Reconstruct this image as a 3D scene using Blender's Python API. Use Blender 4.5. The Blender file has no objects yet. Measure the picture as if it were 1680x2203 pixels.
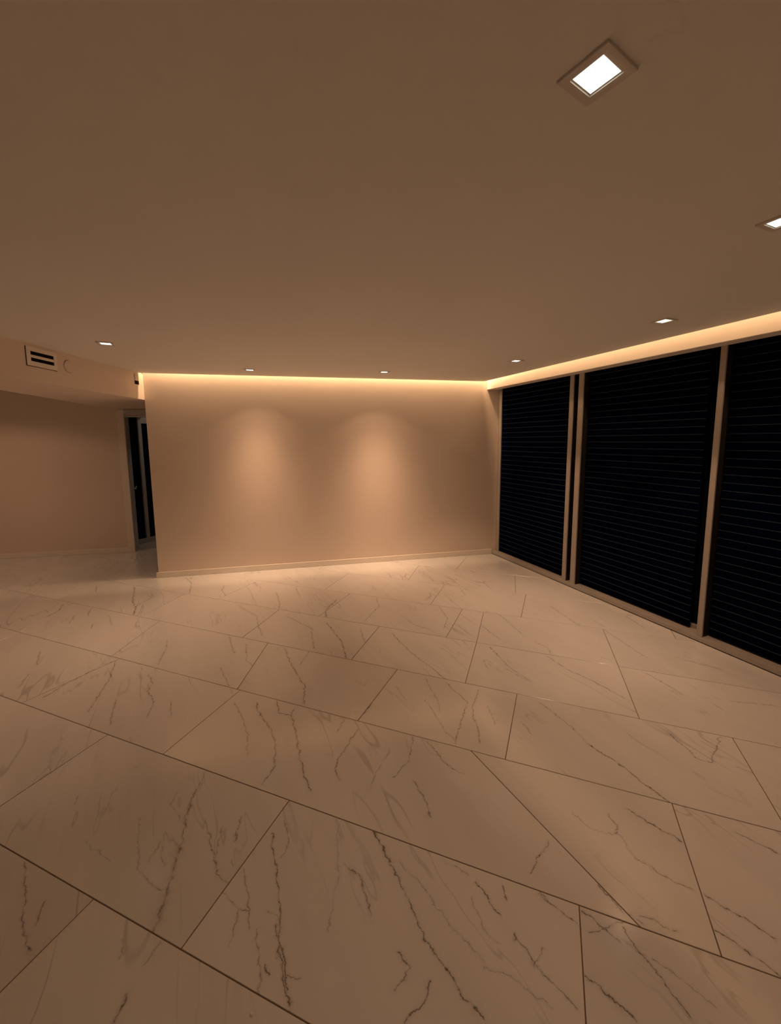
import bpy, bmesh, math, random
from mathutils import Vector, Matrix

random.seed(11)
S = bpy.context.scene
COL = S.collection

# ---------------------------------------------------------------- camera
EYE = 1.6416
cam_d = bpy.data.cameras.new('camera')
cam = bpy.data.objects.new('camera', cam_d)
COL.objects.link(cam)
cam_d.sensor_fit = 'HORIZONTAL'
cam_d.sensor_width = 36.0
cam_d.lens = 874.67 / 1680 * 36.0
cam_d.shift_y = -47.3 / 1680
cam_d.clip_start = 0.02
cam.matrix_world = (Matrix.Translation((0, 0, EYE)) @ Matrix.Rotation(math.pi / 2 - 0.1216, 4, 'X')
                    @ Matrix.Rotation(-0.0084, 4, 'Z'))
S.camera = cam

# ---------------------------------------------------------------- world: a clear night outside
W = bpy.data.worlds.new('night')
S.world = W
W.use_nodes = True
W.node_tree.nodes['Background'].inputs[0].default_value = (0.10, 0.16, 0.35, 1)
W.node_tree.nodes['Background'].inputs[1].default_value = 0.004

# ---------------------------------------------------------------- exposure
S.view_settings.view_transform = 'Standard'
S.view_settings.look = 'None'
S.view_settings.gamma = 1
S.view_settings.use_curve_mapping = False
S.view_settings.exposure = 0.08
S.cycles.max_bounces = 8
S.cycles.diffuse_bounces = 5
S.cycles.use_adaptive_sampling = True
S.cycles.adaptive_threshold = 0.06
S.cycles.adaptive_min_samples = 16
S.cycles.sample_clamp_indirect = 6

WARM = (1.0, 0.575, 0.33)
STRIP_WARM = (1.0, 0.62, 0.34)
SPOT_POWER = 40.0
BACK_STRIP_POWER = 26.0
WINDOW_STRIP_POWER = 18.5

# ---------------------------------------------------------------- wall frames of reference
NB = Vector((-0.21441, 0.97674, 0)); TB = Vector((0.97674, 0.21441, 0))     # long end wall
NW = Vector((0.93121, 0.36448, 0));  TW = Vector((0.36448, -0.93121, 0))    # window wall
NH = Vector((-0.18086, 0.98351, 0)); TH = Vector((0.98351, 0.18086, 0))     # hall wall
CEIL = 2.4206
SLOT_TOP = 2.68
B_WALL, B_SLOT = 5.296, 5.217
W_SLOT, W_FASCIA = 3.2404, 3.33
X_BEAM = -2.835

def pb(b, s, z=0): return NB * b + TB * s + Vector((0, 0, z))
def pw(w, s, z=0): return NW * w + TW * s + Vector((0, 0, z))
def ph(h, s, z=0): return NH * h + TH * s + Vector((0, 0, z))
def s_of_b(b, w):            # where a line parallel to the window wall meets one parallel to the end wall
    return (b - w * NW.dot(NB)) / TW.dot(NB)

def strip_light(name, a, b, width, power, color):
    d = bpy.data.lights.new(name, 'AREA')
    d.shape = 'RECTANGLE'
    d.size = (b - a).length; d.size_y = width
    d.energy = power; d.color = color
    o = bpy.data.objects.new(name, d)
    o.location = (a + b) / 2
    x = (b - a).normalized(); z = Vector((0, 0, 1)); y = z.cross(x)
    o.rotation_euler = Matrix((x, y, z)).transposed().to_euler()
    COL.objects.link(o)
    return o

# LED tape hidden in the two ceiling slots: down the end wall, and across onto the window fascia
bs = (B_WALL + B_SLOT) / 2 - 0.012
sA = (X_BEAM + 0.02 + bs * 0.21441) / 0.97674
P_c = pw(W_SLOT, s_of_b(bs, W_SLOT))
strip_light('led_strip_end_wall', pb(bs, sA, 2.622), P_c + Vector((0, 0, 2.622)), 0.018, BACK_STRIP_POWER, STRIP_WARM)
wl_ = W_SLOT - 0.028
o_ = strip_light('led_strip_windows', pw(wl_, s_of_b(B_WALL - 0.03, wl_), 2.600), pw(wl_, 4.2, 2.600), 0.025, WINDOW_STRIP_POWER, (1.0, 0.585, 0.305))
aim = (NW * 0.42 + Vector((0, 0, -0.90))).normalized()
z_ = -aim; x_ = TW; y_ = z_.cross(x_)
o_.rotation_euler = Matrix((x_, y_, z_)).transposed().to_euler()

# ---------------------------------------------------------------- helpers
def tag(o, label, cat, group=None, kind=None):
    o['label'] = label; o['category'] = cat
    if group: o['group'] = group
    if kind: o['kind'] = kind
    return o

def link(name, me, parent=None):
    o = bpy.data.objects.new(name, me)
    COL.objects.link(o)
    if parent: o.parent = parent
    return o

def empty(name, loc=(0, 0, 0), rz=0):
    o = bpy.data.objects.new(name, None)
    o.empty_display_size = 0.1
    o.location = loc; o.rotation_euler = (0, 0, rz)
    COL.objects.link(o)
    return o

def finish(bm, name, mats, parent=None, bevel=0, seg=1):
    bmesh.ops.recalc_face_normals(bm, faces=bm.faces)
    if bevel:
        bmesh.ops.bevel(bm, geom=[e for e in bm.edges if e.is_manifold and e.calc_face_angle(0) > 0.5],
                        offset=bevel, segments=seg, affect='EDGES', profile=0.5)
    me = bpy.data.meshes.new(name)
    bm.to_mesh(me); bm.free()
    for m in (mats if isinstance(mats, (list, tuple)) else [mats]): me.materials.append(m)
    return link(name, me, parent)

def prism_bm(bm, poly, z0, z1, mat=0):
    lo = [bm.verts.new((p[0], p[1], z0)) for p in poly]
    hi = [bm.verts.new((p[0], p[1], z1)) for p in poly]
    n = len(poly)
    fs = [bm.faces.new(list(reversed(lo))), bm.faces.new(hi)]
    for i in range(n):
        fs.append(bm.faces.new((lo[i], lo[(i + 1) % n], hi[(i + 1) % n], hi[i])))
    for f in fs: f.material_index = mat
    return fs

def prism(name, poly, z0, z1, mat, parent=None, bevel=0, seg=1):
    bm = bmesh.new(); prism_bm(bm, poly, z0, z1)
    return finish(bm, name, mat, parent, bevel, seg)

def wbox(fr, a0, a1, s0, s1): return [fr(a0, s0), fr(a1, s0), fr(a1, s1), fr(a0, s1)]

# ---------------------------------------------------------------- materials
def mat(name, color, rough=0.6, spec=0.5, metal=0.0):
    m = bpy.data.materials.new(name); m.use_nodes = True
    b = m.node_tree.nodes['Principled BSDF']
    b.inputs['Base Color'].default_value = (*color, 1)
    b.inputs['Roughness'].default_value = rough
    b.inputs['Specular IOR Level'].default_value = spec
    b.inputs['Metallic'].default_value = metal
    return m

def paint(name, color, rough, scale, bump, var=0.03):
    m = mat(name, color, rough, 0.35)
    nt = m.node_tree; b = nt.nodes['Principled BSDF']
    geo = nt.nodes.new('ShaderNodeNewGeometry')
    n1 = nt.nodes.new('ShaderNodeTexNoise'); n1.inputs['Scale'].default_value = scale; n1.inputs['Detail'].default_value = 3
    n2 = nt.nodes.new('ShaderNodeTexNoise'); n2.inputs['Scale'].default_value = 0.9; n2.inputs['Detail'].default_value = 2
    nt.links.new(geo.outputs['Position'], n1.inputs['Vector']); nt.links.new(geo.outputs['Position'], n2.inputs['Vector'])
    mr = nt.nodes.new('ShaderNodeMapRange'); mr.inputs[3].default_value = 1 - var; mr.inputs[4].default_value = 1 + var
    nt.links.new(n2.outputs['Fac'], mr.inputs[0])
    mx = nt.nodes.new('ShaderNodeVectorMath'); mx.operation = 'SCALE'; mx.inputs[0].default_value = color
    nt.links.new(mr.outputs[0], mx.inputs['Scale']); nt.links.new(mx.outputs[0], b.inputs['Base Color'])
    bp = nt.nodes.new('ShaderNodeBump'); bp.inputs['Strength'].default_value = bump; bp.inputs['Distance'].default_value = 0.001
    nt.links.new(n1.outputs['Fac'], bp.inputs['Height']); nt.links.new(bp.outputs[0], b.inputs['Normal'])
    return m

M_WALL = paint('wall_paint', (0.82, 0.715, 0.63), 0.55, 180, 0.08)
M_CEIL = paint('ceiling_paint', (0.84, 0.835, 0.805), 0.75, 160, 0.06)
M_TRIM = paint('trim_enamel', (0.90, 0.84, 0.765), 0.38, 60, 0.04)
M_FRAME = paint('window_frame_enamel', (0.42, 0.385, 0.35), 0.42, 90, 0.05)
M_JAMB = paint('grey_door_enamel', (0.58, 0.60, 0.62), 0.4, 90, 0.04)
M_SLAT = mat('slat_navy', (0.0010, 0.0026, 0.0120), 0.7, 0.0)
M_LIP = mat('slat_edge_highlight', (0.030, 0.048, 0.075), 0.6, 0.05)  # lighter lip colour painted in for the light each slat edge catches
M_RAIL = mat('blind_rail_black', (0.008, 0.009, 0.012), 0.5, 0.2)
M_CORE = mat('dark_post_side', (0.030, 0.027, 0.022), 0.5, 0.15)  # darker brown for the post sides behind the beige faces
M_DARK = mat('shade_black', (0.006, 0.005, 0.005), 0.8, 0.1)  # flat black standing for shade in dark openings and shadow lines
M_GROUT = paint('grout', (0.17, 0.115, 0.075), 0.9, 300, 0.3)
M_CHROME = mat('satin_nickel', (0.62, 0.60, 0.58), 0.3, 0.5, 1.0)
M_BEZEL = mat('lamp_bezel_white', (0.72, 0.69, 0.65), 0.45, 0.4)
M_CHIP = mat('crumb_white', (0.9, 0.87, 0.8), 0.6)

def glass():
    m = mat('tinted_glass', (0.02, 0.025, 0.035), 0.08, 0.12)
    b = m.node_tree.nodes['Principled BSDF']
    b.inputs['Transmission Weight'].default_value = 0.7
    b.inputs['IOR'].default_value = 1.2
    return m
M_GLASS = glass()

def emit(name, color, strength):
    m = bpy.data.materials.new(name); m.use_nodes = True
    nt = m.node_tree; nt.nodes.clear()
    o = nt.nodes.new('ShaderNodeOutputMaterial'); e = nt.nodes.new('ShaderNodeEmission')
    e.inputs[0].default_value = (*color, 1); e.inputs[1].default_value = strength
    nt.links.new(e.outputs[0], o.inputs[0])
    return m
M_LENS = emit('lamp_lens_glow', (1.0, 0.88, 0.70), 3.0)

# ---- marble
def vein_group():
    g = bpy.data.node_groups.new('vein_segment', 'ShaderNodeTree')
    I = g.interface
    for n, t in (('P', 'NodeSocketVector'), ('A', 'NodeSocketVector'), ('AB', 'NodeSocketVector'), ('Inv', 'NodeSocketFloat'),
                 ('Width', 'NodeSocketFloat'), ('Strength', 'NodeSocketFloat'), ('Prev', 'NodeSocketFloat')):
        I.new_socket(n, in_out='INPUT', socket_type=t)
    I.new_socket('Out', in_out='OUTPUT', socket_type='NodeSocketFloat')
    N = g.nodes; L = g.links
    gi = N.new('NodeGroupInput'); go = N.new('NodeGroupOutput')
    def vm(op): n = N.new('ShaderNodeVectorMath'); n.operation = op; return n
    def mm(op, clamp=False): n = N.new('ShaderNodeMath'); n.operation = op; n.use_clamp = clamp; return n
    d = vm('SUBTRACT'); L.new(gi.outputs['P'], d.inputs[0]); L.new(gi.outputs['A'], d.inputs[1])
    dt = vm('DOT_PRODUCT'); L.new(d.outputs[0], dt.inputs[0]); L.new(gi.outputs['AB'], dt.inputs[1])
    t = mm('MULTIPLY', True); L.new(dt.outputs['Value'], t.inputs[0]); L.new(gi.outputs['Inv'], t.inputs[1])
    sc = vm('SCALE'); L.new(gi.outputs['AB'], sc.inputs[0]); L.new(t.outputs[0], sc.inputs['Scale'])
    e = vm('SUBTRACT'); L.new(d.outputs[0], e.inputs[0]); L.new(sc.outputs[0], e.inputs[1])
    ln = vm('LENGTH'); L.new(e.outputs[0], ln.inputs[0])
    q = mm('DIVIDE'); L.new(ln.outputs['Value'], q.inputs[0]); L.new(gi.outputs['Width'], q.inputs[1])
    q1 = mm('ADD'); L.new(q.outputs[0], q1.inputs[0]); q1.inputs[1].default_value = 0.6
    qq = mm('POWER'); L.new(q1.outputs[0], qq.inputs[0]); qq.inputs[1].default_value = -2.2
    q2 = mm('MULTIPLY'); L.new(qq.outputs[0], q2.inputs[0]); L.new(gi.outputs['Strength'], q2.inputs[1])
    mx = mm('MAXIMUM'); L.new(q2.outputs[0], mx.inputs[0]); L.new(gi.outputs['Prev'], mx.inputs[1])
    L.new(mx.outputs[0], go.inputs['Out'])
    return g
G_VEIN = vein_group()

def marble(name, segs):
    """polished white marble; segs = the dark veins that run through this slab, in floor coordinates"""
    m = bpy.data.materials.new(name); m.use_nodes = True
    nt = m.node_tree; N = nt.nodes; L = nt.links
    b = N['Principled BSDF']
    def node(t, **kw):
        n = N.new(t)
        for k, v in kw.items(): setattr(n, k, v)
        return n
    def noise(vec, scale, detail=2.0, rough=0.5, out='Fac'):
        n = node('ShaderNodeTexNoise'); n.inputs['Scale'].default_value = scale
        n.inputs['Detail'].default_value = detail; n.inputs['Roughness'].default_value = rough
        L.new(vec, n.inputs['Vector']); return n.outputs[out]
    def math_(op, a, c=None, clamp=False):
        n = node('ShaderNodeMath', operation=op, use_clamp=clamp)
        for i, v in enumerate((a, c)):
            if v is None: continue
            if isinstance(v, (int, float)): n.inputs[i].default_value = v
            else: L.new(v, n.inputs[i])
        return n.outputs[0]
    def rng(v, a, c, d, e):
        n = node('ShaderNodeMapRange', interpolation_type='SMOOTHSTEP')
        for i, x in enumerate((a, c, d, e)): n.inputs[i + 1].default_value = x
        L.new(v, n.inputs[0]); return n.outputs[0]
    geo = node('ShaderNodeNewGeometry'); info = node('ShaderNodeObjectInfo')
    pos = geo.outputs['Position']
    off = node('ShaderNodeVectorMath', operation='SCALE'); off.inputs[0].default_value = (37.0, 53.0, 19.0)
    L.new(info.outputs['Random'], off.inputs['Scale'])
    add = node('ShaderNodeVectorMath', operation='ADD'); L.new(pos, add.inputs[0]); L.new(off.outputs[0], add.inputs[1])
    mp = node('ShaderNodeMapping', vector_type='TEXTURE'); mp.inputs['Rotation'].default_value = (0, 0, math.radians(28))
    mp.inputs['Scale'].default_value = (1, 5.5, 1)
    L.new(add.outputs[0], mp.inputs['Vector'])
    p = mp.outputs[0]
    # fine straying veins
    def ridged(scale, det, w, mask_scale, lo, hi):
        f = noise(p, scale, det, 0.62)
        r = math_('ABSOLUTE', math_('SUBTRACT', f, 0.5))
        v = rng(r, 0.0, w, 1.0, 0.0)
        k = rng(noise(add.outputs[0], mask_scale, 2.0), lo, hi, 0.0, 1.0)
        return math_('MULTIPLY', v, k)
    v1 = ridged(2.1, 3.0, 0.008, 1.4, 0.47, 0.62)
    v2 = ridged(4.6, 3.5, 0.012, 2.3, 0.49, 0.68)
    streak = rng(noise(p, 9.0, 6.0, 0.7), 0.56, 0.78, 0.0, 1.0)
    haze = rng(noise(p, 1.7, 5.0, 0.6), 0.35, 0.72, 0.0, 1.0)
    # the slab's own traced veins, roughened by noise
    wv = None
    if segs:
        wn = node('ShaderNodeTexNoise'); wn.inputs['Scale'].default_value = 22; wn.inputs['Detail'].default_value = 4; wn.inputs['Roughness'].default_value = 0.65
        L.new(pos, wn.inputs['Vector'])
        c = node('ShaderNodeVectorMath', operation='SUBTRACT'); L.new(wn.outputs['Color'], c.inputs[0]); c.inputs[1].default_value = (0.5, 0.5, 0.5)
        s = node('ShaderNodeVectorMath', operation='SCALE'); L.new(c.outputs[0], s.inputs[0]); s.inputs['Scale'].default_value = 0.045
        a2 = node('ShaderNodeVectorMath', operation='ADD'); L.new(pos, a2.inputs[0]); L.new(s.outputs[0], a2.inputs[1])
        fl = node('ShaderNodeVectorMath', operation='MULTIPLY'); L.new(a2.outputs[0], fl.inputs[0]); fl.inputs[1].default_value = (1, 1, 0)
        for st, w, A, B in segs:
            g = node('ShaderNodeGroup'); g.node_tree = G_VEIN
            ab = B - A
            g.inputs['A'].default_value = A; g.inputs['AB'].default_value = ab
            g.inputs['Inv'].default_value = 1 / max(ab.length_squared, 1e-6)
            g.inputs['Width'].default_value = w * 0.001 * 0.9; g.inputs['Strength'].default_value = st
            L.new(fl.outputs[0], g.inputs['P'])
            if wv is not None: L.new(wv, g.inputs['Prev'])
            else: g.inputs['Prev'].default_value = 0
            wv = g.outputs[0]
        brk = rng(noise(pos, 34.0, 2.0), 0.30, 0.62, 0.35, 1.1)
        wv = math_('MULTIPLY', wv, brk)
    tot = math_('ADD', math_('MULTIPLY', v1, 0.27), math_('MULTIPLY', v2, 0.22))
    tot = math_('ADD', tot, math_('MULTIPLY', streak, 0.08))
    tot = math_('ADD', tot, math_('MULTIPLY', haze, 0.13))
    if wv is not None: tot = math_('ADD', tot, math_('MULTIPLY', wv, 0.40))
    tot = math_('MINIMUM', tot, 0.9)
    mix = node('ShaderNodeMix', data_type='RGBA')
    L.new(tot, mix.inputs[0])
    mix.inputs[6].default_value = (0.79, 0.795, 0.80, 1); mix.inputs[7].default_value = (0.10, 0.088, 0.075, 1)
    L.new(mix.outputs[2], b.inputs['Base Color'])
    rg = rng(noise(pos, 3.0, 4.0, 0.6), 0.3, 0.7, FLOOR_ROUGH - 0.02, FLOOR_ROUGH + 0.03)
    L.new(rg, b.inputs['Roughness'])
    b.inputs['Specular IOR Level'].default_value = 0.85
    bp = node('ShaderNodeBump'); bp.inputs['Strength'].default_value = 0.05; bp.inputs['Distance'].default_value = 0.002
    L.new(noise(pos, 14.0, 3.0), bp.inputs['Height']); L.new(bp.outputs[0], b.inputs['Normal'])
    return m
FLOOR_ROUGH = 0.165

# ---------------------------------------------------------------- floor: slab with grout, marble tiles laid on it
floor_poly = [(-6.7, -3.05), (4.75, -3.05), tuple(pw(3.62, 4.3))[:2], tuple(pw(3.62, -7.2))[:2], (-6.7, 8.6)]
floor = prism('floor', floor_poly, -0.12, -0.0018, M_GROUT)
tag(floor, 'polished cream marble floor of large veined tiles across the whole room', 'floor', kind='structure')

UX, VX = Vector((0.93381, -0.35777)), Vector((0.35777, 0.93381))
def uv(u, v): return UX * u + VX * v
ROWS = [  # near edge, far edge, joints as (u at far edge, u at near edge)
    (-2.77, -2.17, [(-0.9, -0.9)]), (-2.17, -1.573, [(-0.3, -0.3)]),
    (-1.573, -0.976, [(-1.0, -1.0)]), (-0.976, -0.380, [(-0.35, -0.35)]), (-0.380, 0.214, [(-0.95, -0.95)]),
    (0.214, 0.811, [(-1.477, -1.486)]),
    (0.811, 1.404, [(-2.266, -2.271), (-1.050, -1.057), (0.165, 0.159)]),
    (1.404, 1.997, [(-2.997, -3.065), (-1.848, -1.843), (-0.321, 0.355), (0.587, 0.579)]),
    (1.997, 2.589, [(-2.080, -1.874), (-0.950, -0.985), (-0.123, -0.143), (1.012, 1.003)]),
    (2.589, 3.178, [(-2.397, -2.343), (-1.334, -1.321), (-0.478, -0.460), (0.543, 0.568)]),
    (3.178, 3.796, [(-1.93, -1.95), (-0.713, -0.731), (-0.509, -0.478), (0.512, 0.543)]),
    (3.796, 4.403, [(-1.033, -1.035), (-0.150, -0.167)]),
    (4.403, 5.0, [(-1.523, -1.473)]), (5.0, 5.6, [(-0.997, -1.026)]), (5.6, 6.2, [(-1.6, -1.6)]), (6.2, 6.8, [(-2.2, -2.2)]),
    (6.8, 7.4, [(-1.7, -1.7)]), (7.4, 8.0, [(-2.3, -2.3)]), (8.0, 8.6, [(-1.9, -1.9)]),
]
def clip(poly, n, d):          # keep n.p <= d
    out = []
    for i in range(len(poly)):
        a, b_ = poly[i], poly[(i + 1) % len(poly)]
        da, db = a.dot(n) - d, b_.dot(n) - d
        if da <= 0: out.append(a)
        if (da < 0 < db) or (db < 0 < da): out.append(a + (b_ - a) * (da / (da - db)))
    return out
def inset(poly, g):
    n = len(poly); res = poly
    for i in range(n):
        a, b_ = poly[i], poly[(i + 1) % n]
        e = (b_ - a)
        if e.length < 1e-5: continue
        e.normalize(); nn = Vector((e.y, -e.x))   # outward for counter-clockwise polygons
        res = clip(res, nn, a.dot(nn) - g)
        if len(res) < 3: return []
    return res
LIMITS = [(Vector((-1, 0)), 6.65), (Vector((0, -1)), 3.0), (Vector((NW.x, NW.y)), 3.60), (Vector((0, 1)), 8.5)]
VEINS = [
(0.8,4,[(-2.505,4.798), (-2.334,4.591), (-2.2,4.262)]),
(0.8,4,[(-1.918,4.505), (-1.885,4.358), (-1.726,4.12)]),
(0.8,4,[(-1.254,4.274), (-1.122,3.925), (-1.114,3.812)]),
(0.8,4,[(-2.546,4.203), (-2.58,3.956)]),
(0.8,4,[(-3.372,4.002), (-3.29,3.856), (-3.282,3.696)]),
(0.8,4,[(-3.526,4.7), (-3.287,4.355)]),
(1,5,[(-2.938,4.491), (-2.685,4.048), (-2.556,3.897), (-2.476,3.732)]),
(1,5,[(-0.566,4.064), (-0.646,3.803), (-0.591,3.521), (-0.413,3.174), (-0.347,2.921)]),
(0.7,4,[(-1.524,3.905), (-1.277,3.682), (-1.202,3.486), (-1.099,3.287)]),
(0.7,4,[(-1.0,3.677), (-0.707,3.409), (-0.622,3.065)]),
(0.7,4,[(-0.278,3.423), (-0.22,3.151)]),
(0.7,4,[(-0.155,4.086), (-0.125,3.876), (-0.245,3.563)]),
(0.7,4,[(-1.091,4.448), (-0.976,4.168)]),
(0.7,4,[(-1.873,3.219), (-1.809,3.084), (-1.739,2.845), (-1.712,2.753)]),
(0.7,4,[(-1.25,2.791), (-1.106,2.576)]),
(0.7,4,[(-1.388,3.292), (-1.275,3.075), (-1.229,3.003)]),
(0.7,4,[(-1.189,3.149), (-1.101,2.899), (-1.03,2.818)]),
(0.7,4,[(-0.649,3.011), (-0.681,2.829)]),
(0.7,4,[(-2.995,3.878), (-2.902,3.714)]),
(0.7,4,[(-3.033,3.717), (-2.96,3.566)]),
(0.7,4,[(-2.695,3.71), (-2.537,3.511)]),
(1,4,[(-0.855,3.068), (-0.726,2.798), (-0.593,2.569), (-0.552,2.373)]),
(0.8,4,[(-2.07,2.915), (-2.158,2.851), (-2.201,2.702), (-2.246,2.592), (-2.266,2.466)]),
(0.8,4,[(-2.097,2.915), (-1.982,2.67), (-1.915,2.462), (-1.874,2.324)]),
(0.8,4,[(-1.737,2.724), (-1.646,2.611), (-1.624,2.519), (-1.521,2.421), (-1.475,2.256)]),
(0.8,4,[(-1.008,2.402), (-0.894,2.248), (-0.819,2.112), (-0.765,1.958)]),
(0.7,4,[(-1.777,2.436), (-1.658,2.198)]),
(0.7,4,[(-1.41,2.408), (-1.339,2.275)]),
(0.7,4,[(-2.792,3.046), (-2.65,2.859)]),
(0.7,4,[(-2.603,2.736), (-2.527,2.57)]),
(0.7,4,[(-2.725,3.538), (-2.678,3.445)]),
(1,5,[(-0.867,2.4), (-0.824,2.311), (-0.71,2.167), (-0.646,2.057), (-0.602,1.879), (-0.63,1.781)]),
(1.2,5,[(-0.737,2.41), (-0.689,2.288), (-0.606,2.266), (-0.542,2.109), (-0.485,1.939), (-0.416,1.779), (-0.386,1.739)]),
(1.2,5,[(-0.607,2.33), (-0.606,2.266)]),
(0.9,5,[(-0.198,2.142), (-0.27,1.969), (-0.295,1.876), (-0.26,1.791)]),
(0.9,5,[(-0.128,2.368), (-0.166,2.281)]),
(0.6,4,[(-0.012,1.998), (-0.081,1.845), (-0.111,1.736)]),
(0.6,4,[(-0.286,2.221), (-0.315,2.125)]),
(0.6,4,[(-0.939,1.868), (-0.917,1.744)]),
(0.8,4,[(-0.0,3.309), (0.152,2.981), (0.263,2.814), (0.373,2.622)]),
(0.8,4,[(0.785,3.059), (0.85,2.774), (0.943,2.601)]),
(0.8,4,[(1.182,2.913), (1.256,2.738), (1.369,2.595), (1.474,2.416)]),
(0.8,4,[(0.192,2.047), (0.262,1.9), (0.345,1.826)]),
(0.8,4,[(0.112,2.083), (0.084,1.917), (-0.0,1.809)]),
(0.8,4,[(1.775,2.701), (1.845,2.548), (1.873,2.435)]),
(0.6,4,[(0.475,3.863), (0.518,3.597), (0.458,3.387)]),
(0.6,4,[(1.02,3.663), (1.118,3.227)]),
(0.6,4,[(0.231,2.638), (0.285,2.408), (0.293,2.296)]),
(0.6,4,[(0.211,2.409), (0.304,2.117), (0.345,2.045)]),
(0.6,4,[(0.593,2.336), (0.596,2.18)]),
(0.6,4,[(0.751,2.198), (0.782,2.093)]),
(0.6,4,[(1.726,1.855), (1.775,1.818)]),
(0.6,4,[(2.121,2.373), (2.385,2.313)]),
(0.6,4,[(0.957,2.31), (1.027,2.146)]),
(0.6,4,[(1.167,3.147), (1.237,3.034), (1.215,2.929)]),
(0.6,4,[(1.573,3.841), (1.714,3.177)]),
(0.6,4,[(1.838,3.34), (1.915,2.885)]),
(0.6,4,[(0.769,4.368), (0.783,4.162)]),
(0.6,4,[(0.446,4.809), (0.495,4.601)]),
(0.6,4,[(1.069,4.548), (1.112,4.289)]),
(0.6,4,[(0.825,2.745), (0.938,2.587)]),
(0.6,4,[(0.797,3.449), (0.894,3.191)]),
(0.6,4,[(2.177,3.615), (2.203,3.377)]),
(0.6,4,[(2.14,2.881), (2.344,2.722)]),
(0.6,4,[(0.686,2.871), (0.691,2.747)]),
(0.9,4,[(0.368,2.582), (0.473,2.383), (0.37,2.116), (0.342,2.028)]),
(0.9,4,[(0.572,2.502), (0.488,2.316), (0.484,2.097), (0.475,2.027)]),
(0.9,4,[(1.813,2.063), (1.622,1.886), (1.575,1.901), (1.544,2.084)]),
(1.4,4,[(1.064,2.003), (1.136,1.906), (1.192,1.783), (1.254,1.659)]),
(0.6,4,[(0.925,2.377), (1.027,2.146), (1.064,2.003)]),
(1,5,[(-0.012,1.396), (0.039,1.305), (0.069,1.238), (0.103,1.151), (0.162,1.079), (0.208,1.015), (0.253,0.97)]),
(1.3,5,[(0.305,1.331), (0.334,1.287), (0.367,1.222)]),
(1.3,5,[(0.401,1.318), (0.403,1.264)]),
(1.3,5,[(0.581,1.06), (0.619,1.035), (0.653,0.997), (0.685,0.959)]),
(1.3,5,[(1.046,1.628), (1.091,1.566), (1.185,1.473)]),
(1.3,5,[(0.4,1.171), (0.402,1.152)]),
(0.5,4,[(0.024,1.405), (0.124,1.297), (0.152,1.244), (0.207,1.182), (0.282,1.095)]),
(0.5,4,[(0.752,1.146), (0.802,1.104)]),
(0.5,4,[(0.793,1.619), (0.833,1.532), (0.953,1.5), (0.944,1.452)]),
(0.5,4,[(0.944,1.452), (0.967,1.397), (0.99,1.362)]),
(0.5,4,[(0.816,1.104), (0.879,1.047), (0.93,0.986)]),
(0.5,4,[(0.197,1.403), (0.28,1.359)]),
(0.5,4,[(0.28,1.273), (0.314,1.168), (0.346,1.143)]),
(0.5,4,[(0.279,1.084), (0.36,1.061), (0.458,0.984)]),
(0.8,5,[(0.53,1.293), (0.577,1.241), (0.623,1.199)]),
(0.8,5,[(0.4,1.171), (0.441,1.089), (0.527,0.988)]),
(0.8,5,[(0.486,1.13), (0.435,1.083)]),
(0.8,5,[(0.95,1.415), (1.023,1.345), (1.095,1.301)]),
(0.8,5,[(1.434,1.521), (1.532,1.419)]),
(0.8,5,[(0.637,1.483), (0.518,1.358)]),
(0.8,5,[(0.101,1.787), (0.157,1.66), (0.166,1.591)]),
(0.8,5,[(0.941,1.606), (0.956,1.541), (0.93,1.51)]),
(0.8,5,[(0.65,1.173), (0.849,1.218), (0.947,1.174)]),
(0.8,5,[(0.821,1.225), (0.848,1.191)]),
(1,5,[(0.774,1.185), (0.787,1.116), (0.816,1.058), (0.849,0.967)]),
(1,5,[(1.123,1.281), (1.16,1.244), (1.203,1.209), (1.259,1.149)]),
(1,5,[(1.077,1.176), (1.145,1.107), (1.185,1.056)]),
(1,5,[(0.76,1.311), (0.784,1.261), (0.801,1.232)]),
(1,5,[(0.655,1.234), (0.69,1.205), (0.737,1.146)]),
(1,5,[(0.108,1.052), (0.09,1.01), (0.027,0.962)]),
(1,5,[(0.017,1.121), (0.032,1.103), (0.053,1.085), (0.001,1.031)]),
(1,6,[(-0.511,1.523), (-0.448,1.365), (-0.395,1.22), (-0.373,1.123), (-0.307,0.993)]),
(1,6,[(-0.402,1.2), (-0.345,1.088), (-0.321,1.033)]),
(0.7,5,[(-0.473,1.586), (-0.43,1.492), (-0.446,1.426)]),
(0.7,5,[(-0.585,1.388), (-0.527,1.286), (-0.493,1.187)]),
(0.7,5,[(-0.465,1.187), (-0.437,1.112), (-0.403,1.029)]),
(0.7,5,[(-0.334,1.071), (-0.291,1.057)]),
(0.7,5,[(-0.194,1.402), (-0.127,1.354), (-0.077,1.225)]),
(0.7,5,[(-1.453,1.417), (-1.361,1.308), (-1.278,1.206), (-1.186,1.129)]),
(0.7,5,[(-1.261,1.277), (-1.233,1.206)]),
(0.7,5,[(-0.628,1.306), (-0.547,1.249), (-0.516,1.242)]),
(0.7,5,[(-0.547,1.249), (-0.541,1.149)]),
(0.7,5,[(-0.824,1.589), (-0.749,1.485), (-0.694,1.402), (-0.68,1.367), (-0.621,1.342)]),
(0.7,5,[(-0.669,1.61), (-0.657,1.494)]),
(0.7,5,[(-0.74,1.556), (-0.706,1.428)]),
(1.4,6,[(-0.086,1.534), (-0.04,1.46), (-0.012,1.405)]),
(1.4,6,[(-0.806,1.026), (-0.801,0.967)]),
(1.4,6,[(-0.408,1.089), (-0.388,1.072)]),
(0.45,5,[(-0.245,1.584), (-0.212,1.363), (-0.224,1.179)]),
(0.45,5,[(-0.966,1.497), (-0.964,1.413)]),
(0.45,5,[(-0.949,1.468), (-0.895,1.394)]),
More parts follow.
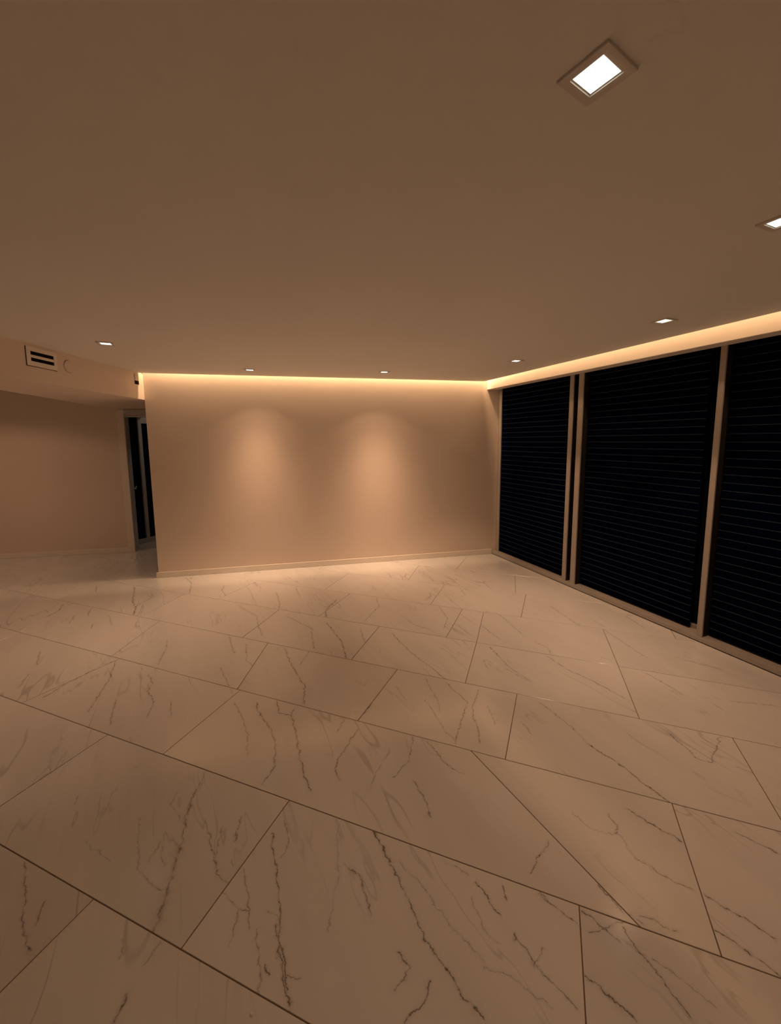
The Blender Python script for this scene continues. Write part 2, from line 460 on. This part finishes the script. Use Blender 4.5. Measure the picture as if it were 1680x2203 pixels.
(0.45,5,[(-1.117,1.603), (-0.995,1.395), (-0.924,1.344), (-0.853,1.312)]),
(0.45,5,[(-0.899,1.164), (-0.882,1.115)]),
(0.45,5,[(-1.021,1.671), (-0.89,1.557)]),
(0.45,5,[(-0.637,1.419), (-0.628,1.401)]),
(0.45,5,[(-0.775,1.157), (-0.79,1.091)]),
(0.45,5,[(-1.021,1.733), (-1.014,1.659)]),
(0.45,5,[(-1.276,1.499), (-1.121,1.414)]),
(0.45,5,[(-1.47,1.724), (-1.459,1.675)]),
(0.45,5,[(-0.446,1.242), (-0.399,1.22)]),
(0.8,5,[(-0.935,1.784), (-0.935,1.713), (-0.917,1.612), (-0.874,1.486)]),
(0.55,16,[(-0.874,1.486), (-0.849,1.368), (-0.824,1.259), (-0.813,1.183)]),
]
# 250
tiles = []
for v0, v1, js in ROWS:
    js = sorted(js)
    while js[0][0] > -7.5: js.insert(0, (js[0][0] - 1.217, js[0][1] - 1.217))
    while js[-1][0] < 6.0: js.append((js[-1][0] + 1.217, js[-1][1] + 1.217))
    for (a1, a0), (b1, b0) in zip(js, js[1:]):
        poly = [uv(a0, v0), uv(b0, v0), uv(b1, v1), uv(a1, v1)]
        for n, d in LIMITS:
            poly = clip(poly, n, d)
            if len(poly) < 3: break
        if len(poly) < 3: continue
        if all(p.dot(Vector((NB.x, NB.y))) > 5.45 and p.x > -2.6 for p in poly): continue
        if min((poly[i] - poly[i - 1]).length for i in range(len(poly))) < 0.004:
            poly = [poly[i] for i in range(len(poly)) if (poly[i] - poly[i - 1]).length >= 0.004]
        tiles.append((poly, poly))
def inside(p, poly):
    return all((poly[(i + 1) % len(poly)] - poly[i]).cross(p - poly[i]) >= 0 if False else
               ((poly[(i + 1) % len(poly)].x - poly[i].x) * (p.y - poly[i].y) - (poly[(i + 1) % len(poly)].y - poly[i].y) * (p.x - poly[i].x)) >= 0
               for i in range(len(poly)))
SEG = []
for st, w, pts in VEINS:
    for a, b_ in zip(pts, pts[1:]):
        SEG.append((st, w * (1 + 0.22 * max(0.0, math.hypot(*a) - 1.8)), Vector((*a, 0)), Vector((*b_, 0))))
M_MARBLE = marble('marble_plain', [])
JOINT = 0.0018
nt_ = 0
for poly, full in tiles:
    out = inset(poly, JOINT)
    top = inset(poly, JOINT + 0.0012)
    if len(out) < 3 or len(top) != len(out): continue
    c = sum(out, Vector((0, 0))) / len(out)
    mine = [s for s in SEG if inside(((s[2] + s[3]) / 2).xy, full)]
    m = marble('marble_slab', mine) if mine else M_MARBLE
    bm = bmesh.new()
    z = (-0.0068, -0.0012, 0.0)
    n = len(out)
    r0 = [bm.verts.new((p.x - c.x, p.y - c.y, z[0])) for p in out]
    r1 = [bm.verts.new((p.x - c.x, p.y - c.y, z[1])) for p in out]
    r2 = [bm.verts.new((p.x - c.x, p.y - c.y, z[2])) for p in top]
    bm.faces.new(r2)
    for i in range(n):
        j = (i + 1) % n
        bm.faces.new((r0[i], r0[j], r1[j], r1[i])); bm.faces.new((r1[i], r1[j], r2[j], r2[i]))
    bmesh.ops.recalc_face_normals(bm, faces=bm.faces)
    t = finish(bm, 'tile', m, floor)
    t.location = (c.x, c.y, random.uniform(-0.0002, 0.0002))

# ---------------------------------------------------------------- ceiling panel with open slots along the end wall and the windows
cor = pw(W_SLOT, s_of_b(B_SLOT, W_SLOT))
sl = (X_BEAM - 0.02 + B_SLOT * 0.21441) / 0.97674
cp = [(-6.7, -3.05), (4.46, -3.05), tuple(pw(W_SLOT, 4.3))[:2], tuple(cor)[:2], tuple(pb(B_SLOT, sl))[:2], (-2.855, 8.6), (-6.7, 8.6)]
ceiling = prism('ceiling', cp, CEIL, CEIL + 0.03, M_CEIL)
tag(ceiling, 'smooth plain warm-lit ceiling with light slots along its edges', 'ceiling', kind='structure')
deck = prism('deck', [(-6.8, -3.2), (5.2, -3.2), tuple(pw(4.0, 4.3))[:2], tuple(pw(4.0, -7.5))[:2], (-6.8, 8.7)], SLOT_TOP + 0.01, SLOT_TOP + 0.15, M_CEIL, ceiling)

# ---------------------------------------------------------------- walls
se = (X_BEAM + B_WALL * 0.21441) / 0.97674
w_end = s_of_b(B_WALL, 3.66)
pR = pw(3.66, w_end); pR2 = pw(3.66, s_of_b(5.45, 3.66))
wall_back = prism('wall_back', [tuple(pb(B_WALL, se))[:2], tuple(pR)[:2], tuple(pR2)[:2], tuple(pb(5.45, (X_BEAM + 5.45 * 0.21441) / 0.97674))[:2]], 0.0, SLOT_TOP, M_WALL)
tag(wall_back, 'long plain end wall washed by two scallops of light', 'wall', kind='structure')
sb0 = (X_BEAM - 0.02 + 5.284 * 0.21441) / 0.97674
pJ = pw(3.4456, s_of_b(5.284, 3.4456)); pJ2 = pw(3.4456, s_of_b(B_WALL, 3.4456))
bb = prism('baseboard_back', [tuple(pb(5.284, sb0))[:2], tuple(pJ)[:2], tuple(pJ2)[:2], tuple(pb(B_WALL, sb0))[:2]], 0.0006, 0.070, M_TRIM, None, 0.003)
tag(bb, 'low white baseboard along the foot of the long end wall', 'baseboard', kind='structure')

# hall wall with the doorway at its right end
H0 = 6.606; DL = ph(H0, 0).dot(TH)
s_c0, s_c1 = -2.805, -2.718          # door casing left leg along the hall wall
# the hall wall is measured from its own tangent
def sh(x, h=H0): return (x + 0.18086 * h) / 0.98351
sL, sJ = sh(-6.65), sh(-3.867)
op_w = 0.86
wall_hall = bpy.data.objects.new('wall_hall', None)
bm = bmesh.new()
prism_bm(bm, wbox(ph, H0, H0 + 0.11, sL, sJ - 0.01), 0.0, CEIL)
prism_bm(bm, wbox(ph, H0, H0 + 0.11, sJ - 0.01, sJ + op_w), 2.035, CEIL)
prism_bm(bm, wbox(ph, H0, H0 + 0.11, sJ + op_w, sJ + 2.2), 0.0, CEIL)
wall_hall = finish(bm, 'wall_hall', M_WALL)
tag(wall_hall, 'dim plain hall wall left of the end wall, under the dropped beam', 'wall', kind='structure')
bh = prism('baseboard_hall', wbox(ph, H0 - 0.012, H0, sL, sJ - 0.092), 0.0006, 0.072, M_TRIM, None, 0.003)
tag(bh, 'low baseboard at the foot of the dim hall wall', 'baseboard', kind='structure')

wl = prism('wall_left', [(-6.75, -3.05), (-6.6, -3.05), (-6.6, 8.6), (-6.75, 8.6)], 0.0, CEIL, M_WALL)
tag(wl, 'plain side wall of the hall beyond the left edge of the picture', 'wall', kind='structure')
wf = prism('wall_front', [(-6.75, -3.2), (4.9, -3.2), (4.9, -3.05), (-6.75, -3.05)], 0.0, CEIL, M_WALL)
tag(wf, 'plain wall behind the viewer closing the room', 'wall', kind='structure')
wr = prism('wall_right', wbox(pw, 3.45, 3.62, -0.55, 4.35), 0.0, SLOT_TOP, M_WALL)
tag(wr, 'plain wall continuing the window side beyond the right edge', 'wall', kind='structure')

# dropped beam over the hall opening
beam = prism('trim_1', [(X_BEAM, -3.05), (X_BEAM, 6.7), (-4.16, 6.7), (-4.07, 6.192), (-3.73, 4.556), (-3.57, 3.79), (-3.50, 3.2), (-3.50, -3.05)], 2.13, CEIL - 0.0005, M_WALL)
tag(beam, 'white dropped ceiling beam carrying the air vent, above the hall opening', 'beam', kind='structure')

# ---------------------------------------------------------------- window side: fascia, head, sill
def to_back(w, b=B_WALL): return s_of_b(b, w)
fas = bmesh.new()
prism_bm(fas, [pw(W_FASCIA, to_back(W_FASCIA)), pw(3.47, to_back(3.47)), pw(3.47, 4.3), pw(W_FASCIA, 4.3)], 2.320, SLOT_TOP)
fascia = finish(fas, 'trim_2', M_TRIM, None, 0.003)
tag(fascia, 'white fascia glowing above the dark windows under the ceiling slot', 'fascia', kind='structure')
head = prism('trim_3', [pw(3.47, to_back(3.47)), pw(3.64, to_back(3.64)), pw(3.64, -0.55), pw(3.47, -0.55)], 2.395, SLOT_TOP, M_WALL)
tag(head, 'head of the window recess above the blinds', 'lintel', kind='structure')
sil = bmesh.new()
prism_bm(sil, [pw(3.4456, to_back(3.4456)), pw(3.64, to_back(3.64)), pw(3.64, -0.55), pw(3.4456, -0.55)], 0.007, 0.047)
sill = finish(sil, 'trim_4', M_FRAME, None, 0.003, 2)
tag(sill, 'low beige sill running along the floor under the windows', 'sill', kind='structure')
prism('sill_shadow_strip', [pw(3.450, to_back(3.45)), pw(3.62, to_back(3.62)), pw(3.62, -0.56), pw(3.450, -0.56)], 0.0004, 0.007, M_DARK, sill)  # black strip standing for the shadow line under the sill

# windows: posts, rails, pane
def window(n, s0, s1, posts, label):
    r = empty('window_%d' % n, pw(3.60, (s0 + s1) / 2, 0.0))
    tag(r, label, 'window', kind='structure')
    mi = r.location
    def part(name, poly, z0, z1, m, bev=0.0):
        o = prism(name, [Vector((p[0] - mi.x, p[1] - mi.y)) for p in poly], z0, z1, m, r, bev)
        return o
    for a, b_, w0, w1 in posts:
        part('post', wbox(pw, w0, w0 + 0.016, a, b_), 0.047, 2.396, M_FRAME, 0.003)
        part('post_core', wbox(pw, w0 + 0.0162, w1, a + 0.004, b_ - 0.004), 0.047, 2.396, M_CORE)
    part('bottom_rail', wbox(pw, 3.565, 3.62, s0, s1), 0.047, 0.075, M_FRAME, 0.002)
    part('top_rail', wbox(pw, 3.565, 3.62, s0, s1), 2.36, 2.396, M_FRAME, 0.002)
    part('pane', wbox(pw, 3.596, 3.604, s0 + 0.004, s1 - 0.004), 0.074, 2.361, M_GLASS)
    return r
s_corner = to_back(3.51, 5.284)
window(1, s_corner + 0.04, -3.41, [(s_corner - 0.004, s_corner + 0.052, 3.51, 3.60), (-3.475, -3.420, 3.45, 3.53)],
       'tall dark window nearest the end wall, in the far corner')
window(2, -3.40, -1.999, [(-3.355, -3.289, 3.45, 3.54), (-2.021, -1.978, 3.45, 3.55)],
       'wide dark middle window between the beige posts')
window(3, -1.995, -0.58, [(-0.66, -0.58, 3.45, 3.55)],
       'dark window at the right edge of the picture')

# blinds: headrail, 37 slats, bottom bar each
PITCH = 0.0621
def slat_mesh(length, tw):
    me_bm = bmesh.new()
    prof = [(0.010, 0.001), (0.0, 0.0), (-0.001, 0.030), (0.0, 0.0560), (-0.0045, 0.0572), (-0.0045, 0.0602), (0.002, 0.0614), (0.010, 0.0614)]
    rings = []
    for t in (0.0, length):
        rings.append([me_bm.verts.new(tuple(NW * a + TW * t + Vector((0, 0, z)))) for a, z in prof])
    n = len(prof)
    for i in range(n):
        f = me_bm.faces.new((rings[0][i], rings[0][(i + 1) % n], rings[1][(i + 1) % n], rings[1][i]))
        f.material_index = 1 if i in (3, 4, 5) else 0
    me_bm.faces.new(list(reversed(rings[0]))); me_bm.faces.new(rings[1])
    bmesh.ops.recalc_face_normals(me_bm, faces=me_bm.faces)
    me = bpy.data.meshes.new('slat'); me_bm.to_mesh(me); me_bm.free()
    me.materials.append(M_SLAT); me.materials.append(M_LIP)
    return me
def blind(s0, s1, label):
    base = pw(3.53, s0, 0.049)
    r = empty('slatted_blind', base)
    tag(r, label, 'blind', 'dark slatted blinds across the window wall')
    L_ = s1 - s0
    me = slat_mesh(L_, 0)
    for k in range(37):
        o = link('slat', me, r)
        o.location = (0, 0, 0.0035 + PITCH * (k + 0.08))
    def lb(a0, a1, t0, t1): return [NW * a0 + TW * t0, NW * a1 + TW * t0, NW * a1 + TW * t1, NW * a0 + TW * t1]
    prism('bottom_bar', lb(-0.002, 0.014, 0, L_), 0.0, 0.0075, M_RAIL, r, 0.001)
    prism('headrail', lb(-0.028, 0.020, 0, L_), 0.0035 + PITCH * 37.1 - 0.018, 0.0035 + PITCH * 37.1 + 0.028, M_FRAME, r, 0.003)
    for t in (0.0, L_ - 0.006):
        prism('side_tape', lb(0.011, 0.016, t, t + 0.006), 0.004, PITCH * 37, M_RAIL, r)
    return r
blind(s_corner + 0.058, -3.492, 'dark navy slatted blind in the far window, nearest the end wall')
blind(-3.282, -2.128, 'dark navy slatted blind in the middle window between the posts')
blind(-1.972, -0.72, 'dark navy slatted blind in the window at the right edge')

# ---------------------------------------------------------------- doorway at the end of the hall
door = empty('door_1', ph(H0, sJ, 0.0))
tag(door, 'half-hidden hall doorway with grey frame, left of the end wall', 'door', kind='structure')
def dpart(name, poly, z0, z1, m, bev=0.0):
    return prism(name, [Vector((p[0] - door.location.x, p[1] - door.location.y)) for p in poly], z0, z1, m, door, bev)
dpart('casing', wbox(ph, H0 - 0.016, H0, sJ - 0.090, sJ), 0.0006, 2.115, M_TRIM, 0.003)
dpart('head_casing', wbox(ph, H0 - 0.016, H0, sJ + 0.0005, sJ + op_w + 0.09), 2.052, 2.115, M_JAMB, 0.003)
dpart('jamb', wbox(ph, H0 + 0.0005, H0 + 0.125, sJ - 0.0095, sJ + 0.004), 0.0006, 2.034, M_JAMB, 0.001)
dpart('head_jamb', wbox(ph, H0 - 0.012, H0 + 0.125, sJ + 0.0045, sJ + op_w), 2.012, 2.034, M_JAMB, 0.001)
hb = bmesh.new()
hp = ph(H0 + 0.10, sJ + 0.004) - Vector((door.location.x, door.location.y, 0))
for q, rr, zz in ((0.012, 0.011, 0.958), (0.030, 0.008, 0.958)):
    bmesh.ops.create_cone(hb, cap_ends=True, segments=12, radius1=rr, radius2=rr * 0.8, depth=0.026,
                          matrix=Matrix.Translation(hp + TH * q + Vector((0, 0, zz))) @ Matrix.Rotation(math.pi / 2, 4, 'Y'))
bmesh.ops.create_cone(hb, cap_ends=True, segments=12, radius1=0.010, radius2=0.007, depth=0.05,
                      matrix=Matrix.Translation(hp + TH * 0.034 + Vector((0, 0, 0.966))) @ Matrix.Rotation(0.5, 4, 'Y'))
finish(hb, 'handle', M_CHROME, door)['label'] = 'small pale door handle on the grey frame'

# dark sliding glass beyond the doorway
GD = Vector((0.44383, 0.89611, 0)); GN = Vector((0.89611, -0.44383, 0))
g0 = Vector((-4.02, 6.56, 0))
win4 = empty('window_4', g0)
tag(win4, 'dark sliding glass seen through the hall doorway, with a grey stile', 'window', kind='structure')
def gbox(a0, a1, t0, t1): return [GN * a0 + GD * t0, GN * a1 + GD * t0, GN * a1 + GD * t1, GN * a0 + GD * t1]
prism('bottom_rail', gbox(-0.05, 0.0, -0.60, 1.5), 0.0006, 0.078, M_JAMB, win4, 0.002)
prism('stile', gbox(-0.045, 0.004, 0.0, 0.055), 0.0785, 2.10, M_JAMB, win4, 0.002)
prism('top_rail', gbox(-0.045, 0.0, 0.056, 1.5), 1.945, 2.10, M_JAMB, win4, 0.002)
prism('pane', gbox(-0.030, -0.024, -0.60, -0.001), 0.0785, 2.25, M_GLASS, win4)
prism('pane', gbox(-0.030, -0.024, 0.056, 1.5), 0.0785, 1.9445, M_GLASS, win4)

# ---------------------------------------------------------------- recessed square ceiling lights
def ring_mesh():
    bm = bmesh.new()
    def sq(h, z): return [bm.verts.new((x * h, y * h, z)) for x, y in ((-1, -1), (1, -1), (1, 1), (-1, 1))]
    rings = [sq(0.0575, -0.0002), sq(0.0575, -0.0050), sq(0.0567, -0.0060), sq(0.0450, -0.0060), sq(0.0385, -0.0048), sq(0.0375, -0.0008)]
    for r0, r1 in zip(rings, rings[1:]):
        for i in range(4):
            bm.faces.new((r0[i], r0[(i + 1) % 4], r1[(i + 1) % 4], r1[i]))
    bmesh.ops.recalc_face_normals(bm, faces=bm.faces)
    return bm
def mesh_of(bm, name, m):
    me = bpy.data.meshes.new(name); bm.to_mesh(me); bm.free(); me.materials.append(m); return me
ME_TRIM = mesh_of(ring_mesh(), 'trim_plate', M_BEZEL)
b2 = bmesh.new()
def sq2(h, z): return [b2.verts.new((x * h, y * h, z)) for x, y in ((-1, -1), (1, -1), (1, 1), (-1, 1))]
r_a, r_b, r_c = sq2(0.0374, -0.0008), sq2(0.0355, -0.0016), sq2(0.0343, -0.0016)
for q0, q1 in ((r_a, r_b), (r_b, r_c)):
    for i in range(4): b2.faces.new((q0[i], q0[(i + 1) % 4], q1[(i + 1) % 4], q1[i]))
bmesh.ops.recalc_face_normals(b2, faces=b2.faces)
ME_SEAT = mesh_of(b2, 'inner_frame', M_BEZEL)
b3 = bmesh.new()
f_ = b3.faces.new([b3.verts.new((x * 0.0345, y * 0.0345, -0.0014)) for x, y in ((-1, -1), (-1, 1), (1, 1), (1, -1))])
f2_ = b3.faces.new([b3.verts.new((x * 0.0345, y * 0.0345, -0.0006)) for x, y in ((-1, -1), (1, -1), (1, 1), (-1, 1))])
ME_LENS = mesh_of(b3, 'lens', M_LENS)
def lamp(sigma, cone, spill=0.0):
    """a downlight whose beam falls off as a bell curve about its axis (half-width sigma, in degrees)"""
    d = bpy.data.lights.new('lamp', 'SPOT')
    d.energy = SPOT_POWER; d.color = WARM; d.spot_size = math.radians(cone); d.spot_blend = 0.25; d.shadow_soft_size = 0.035
    d.use_nodes = True
    nt = d.node_tree; e = nt.nodes['Emission']
    tc = nt.nodes.new('ShaderNodeTexCoord'); sp = nt.nodes.new('ShaderNodeSeparateXYZ')
    nt.links.new(tc.outputs['Normal'], sp.inputs[0])
    prev = sp.outputs['Z']
    for op, v in (('ABSOLUTE', None), ('ARCCOSINE', None), ('DIVIDE', math.radians(sigma)), ('POWER', 2.0), ('MULTIPLY', -0.5), ('EXPONENT', None)):
        n = nt.nodes.new('ShaderNodeMath'); n.operation = op
        if v is not None: n.inputs[1].default_value = v
        nt.links.new(prev, n.inputs[0]); prev = n.outputs[0]
    if spill:      # a little stray light from the lamp's own housing
        n2 = nt.nodes.new('ShaderNodeMath'); n2.operation = 'POWER'; n2.inputs[1].default_value = (sigma / 38.0) ** 2
        nt.links.new(prev, n2.inputs[0])
        n3 = nt.nodes.new('ShaderNodeMath'); n3.operation = 'MULTIPLY_ADD'; n3.inputs[1].default_value = spill
        nt.links.new(n2.outputs[0], n3.inputs[0]); nt.links.new(prev, n3.inputs[2]); prev = n3.outputs[0]
    nt.links.new(prev, e.inputs['Strength'])
    return d
WIDE, NARROW, FLOOD, NEUTRAL = lamp(24, 80), lamp(13.5, 98, 0.05), lamp(45, 150), lamp(50, 150)
NEUTRAL.color = (1.0, 0.70, 0.48)
def ceiling_light(x, y, deg, label, gain=1.0, spot=WIDE, tilt=0.0):
    r = empty('ceiling_light', (x, y, CEIL), math.radians(deg))
    tag(r, label, 'ceiling light', 'square recessed ceiling lights')
    link('trim_plate', ME_TRIM, r); link('inner_frame', ME_SEAT, r); link('lens', ME_LENS, r)
    d = spot
    if gain != 1.0: d = spot.copy(); d.name = 'lamp'; d.energy = SPOT_POWER * gain
    o = bpy.data.objects.new('lamp', d); COL.objects.link(o); o.parent = r; o.location = (0, 0, -0.020); o.rotation_euler = (math.radians(tilt), 0, 0)
    return r
ceiling_light(0.452, 0.978, 33.5, 'lit square recessed light in the upper right, largest and nearest of all', 0.5, FLOOD)
ceiling_light(1.430, 1.580, 24, 'lit square recessed light cut by the right edge of the picture', 0.35, FLOOD)
ceiling_light(1.839, 2.836, 21, 'lit square recessed light above the middle window, second from the right edge', 1.7)
ceiling_light(1.264, 4.187, 21, 'small lit square recessed light beside the far window, near the corner', 1.9)
ceiling_light(-0.059, 4.789, 12.4, 'small lit square recessed light before the right scallop on the end wall', 3.7, NARROW, 11)
ceiling_light(-1.530, 4.577, 12.4, 'small lit square recessed light before the left scallop on the end wall', 2.9, NARROW, 8)
ceiling_light(-2.241, 3.332, 24, 'lit square recessed light by the beam with the air vent, leftmost of all', 1.6)

# unseen lamps added to brighten the hall wall and the doorway beyond
ceiling_light(-5.05, 4.25, 10, 'added unseen light for the hall, behind the dropped beam', 0.95, FLOOD)
ceiling_light(-4.9, 1.9, 10, 'added unseen light for the hall nearer the viewer, behind the beam', 0.35, FLOOD)
ceiling_light(-3.35, 6.95, 10, 'added unseen light for the room beyond the hall doorway', 0.22, NEUTRAL)

# ---------------------------------------------------------------- on the beam: air vent, round plate, small slotted grille
def yz_box(bm, x0, x1, y0, y1, z0, z1):
    return prism_bm(bm, [(x0, y0), (x1, y0), (x1, y1), (x0, y1)], z0, z1)
vent = empty('air_vent', (X_BEAM, 3.424, 2.325))
tag(vent, 'white rectangular air vent with two black slots on the beam', 'vent')
bm = bmesh.new()   # face plate: a ring of four bars round the opening
Y0, Y1, Z0, Z1 = -0.146, 0.146, -0.073, 0.073
OY0, OY1, OZ0, OZ1 = -0.110, 0.117, -0.036, 0.042
for a in ((Y0, Y1, OZ1, Z1), (Y0, Y1, Z0, OZ0), (Y0, OY0, OZ0, OZ1), (OY1, Y1, OZ0, OZ1)):
    yz_box(bm, 0.0, 0.007, *a)
bmesh.ops.remove_doubles(bm, verts=bm.verts, dist=1e-5)
finish(bm, 'face_plate', M_TRIM, vent)
bm = bmesh.new(); yz_box(bm, 0.0, 0.0012, OY0, OY1, OZ0, OZ1); finish(bm, 'duct', M_DARK, vent)
bm = bmesh.new(); yz_box(bm, 0.0013, 0.006, OY0, OY1, -0.008, 0.014); finish(bm, 'blade', M_TRIM, vent, 0.002)
bm = bmesh.new(); yz_box(bm, 0.0, 0.0025, Y0 - 0.004, Y0 - 0.0005, Z0 - 0.003, Z1); yz_box(bm, 0.0, 0.0025, Y0 - 0.004, Y1, Z0 - 0.004, Z0 - 0.0005)
finish(bm, 'plate_shadow', M_DARK, vent)  # dark strips drawn as the plate's shadow along one side and below
plate = empty('round_cover_plate', (X_BEAM, 3.70, 2.313))
tag(plate, 'round white blank cover plate beside the air vent on the beam', 'cover plate')
bm = bmesh.new()
bmesh.ops.create_cone(bm, cap_ends=True, segments=40, radius1=0.053, radius2=0.050, depth=0.008, matrix=Matrix.Translation((0.004, 0, 0)) @ Matrix.Rotation(math.pi / 2, 4, 'Y'))
finish(bm, 'disc', M_WALL, plate)
bm = bmesh.new()
bmesh.ops.create_cone(bm, cap_ends=True, segments=40, radius1=0.0555, radius2=0.0555, depth=0.002, matrix=Matrix.Translation((0.001, 0, 0)) @ Matrix.Rotation(math.pi / 2, 4, 'Y'))
finish(bm, 'rim', M_FRAME, plate)
gr = empty('wall_grille', (X_BEAM, 4.672, 2.345))
tag(gr, 'small upright slotted grille at the far end of the beam by the end wall', 'grille')
bm = bmesh.new(); yz_box(bm, 0.0, 0.002, -0.037, 0.037, -0.056, 0.056); finish(bm, 'back_plate', M_FRAME, gr)
for k in range(4):
    bm = bmesh.new(); yz_box(bm, 0.0021, 0.008, -0.036, 0.036, -0.012 + k * 0.018, -0.003 + k * 0.018); finish(bm, 'louver', M_TRIM, gr, 0.001)
bm = bmesh.new(); yz_box(bm, 0.0021, 0.005, -0.035, 0.035, -0.055, -0.018); finish(bm, 'opening', M_DARK, gr)

# ---------------------------------------------------------------- a white crumb on the marble
bm = bmesh.new()
bmesh.ops.create_icosphere(bm, subdivisions=2, radius=0.0042)
for v in bm.verts:
    v.co.x *= 1 + 0.25 * math.sin(v.co.y * 900); v.co.z *= 0.7
crumb = finish(bm, 'white_crumb', M_CHIP)
crumb.location = (-0.414, 0.981, 0.0028)
tag(crumb, 'tiny white crumb lying on the marble at the bottom of the picture', 'crumb')
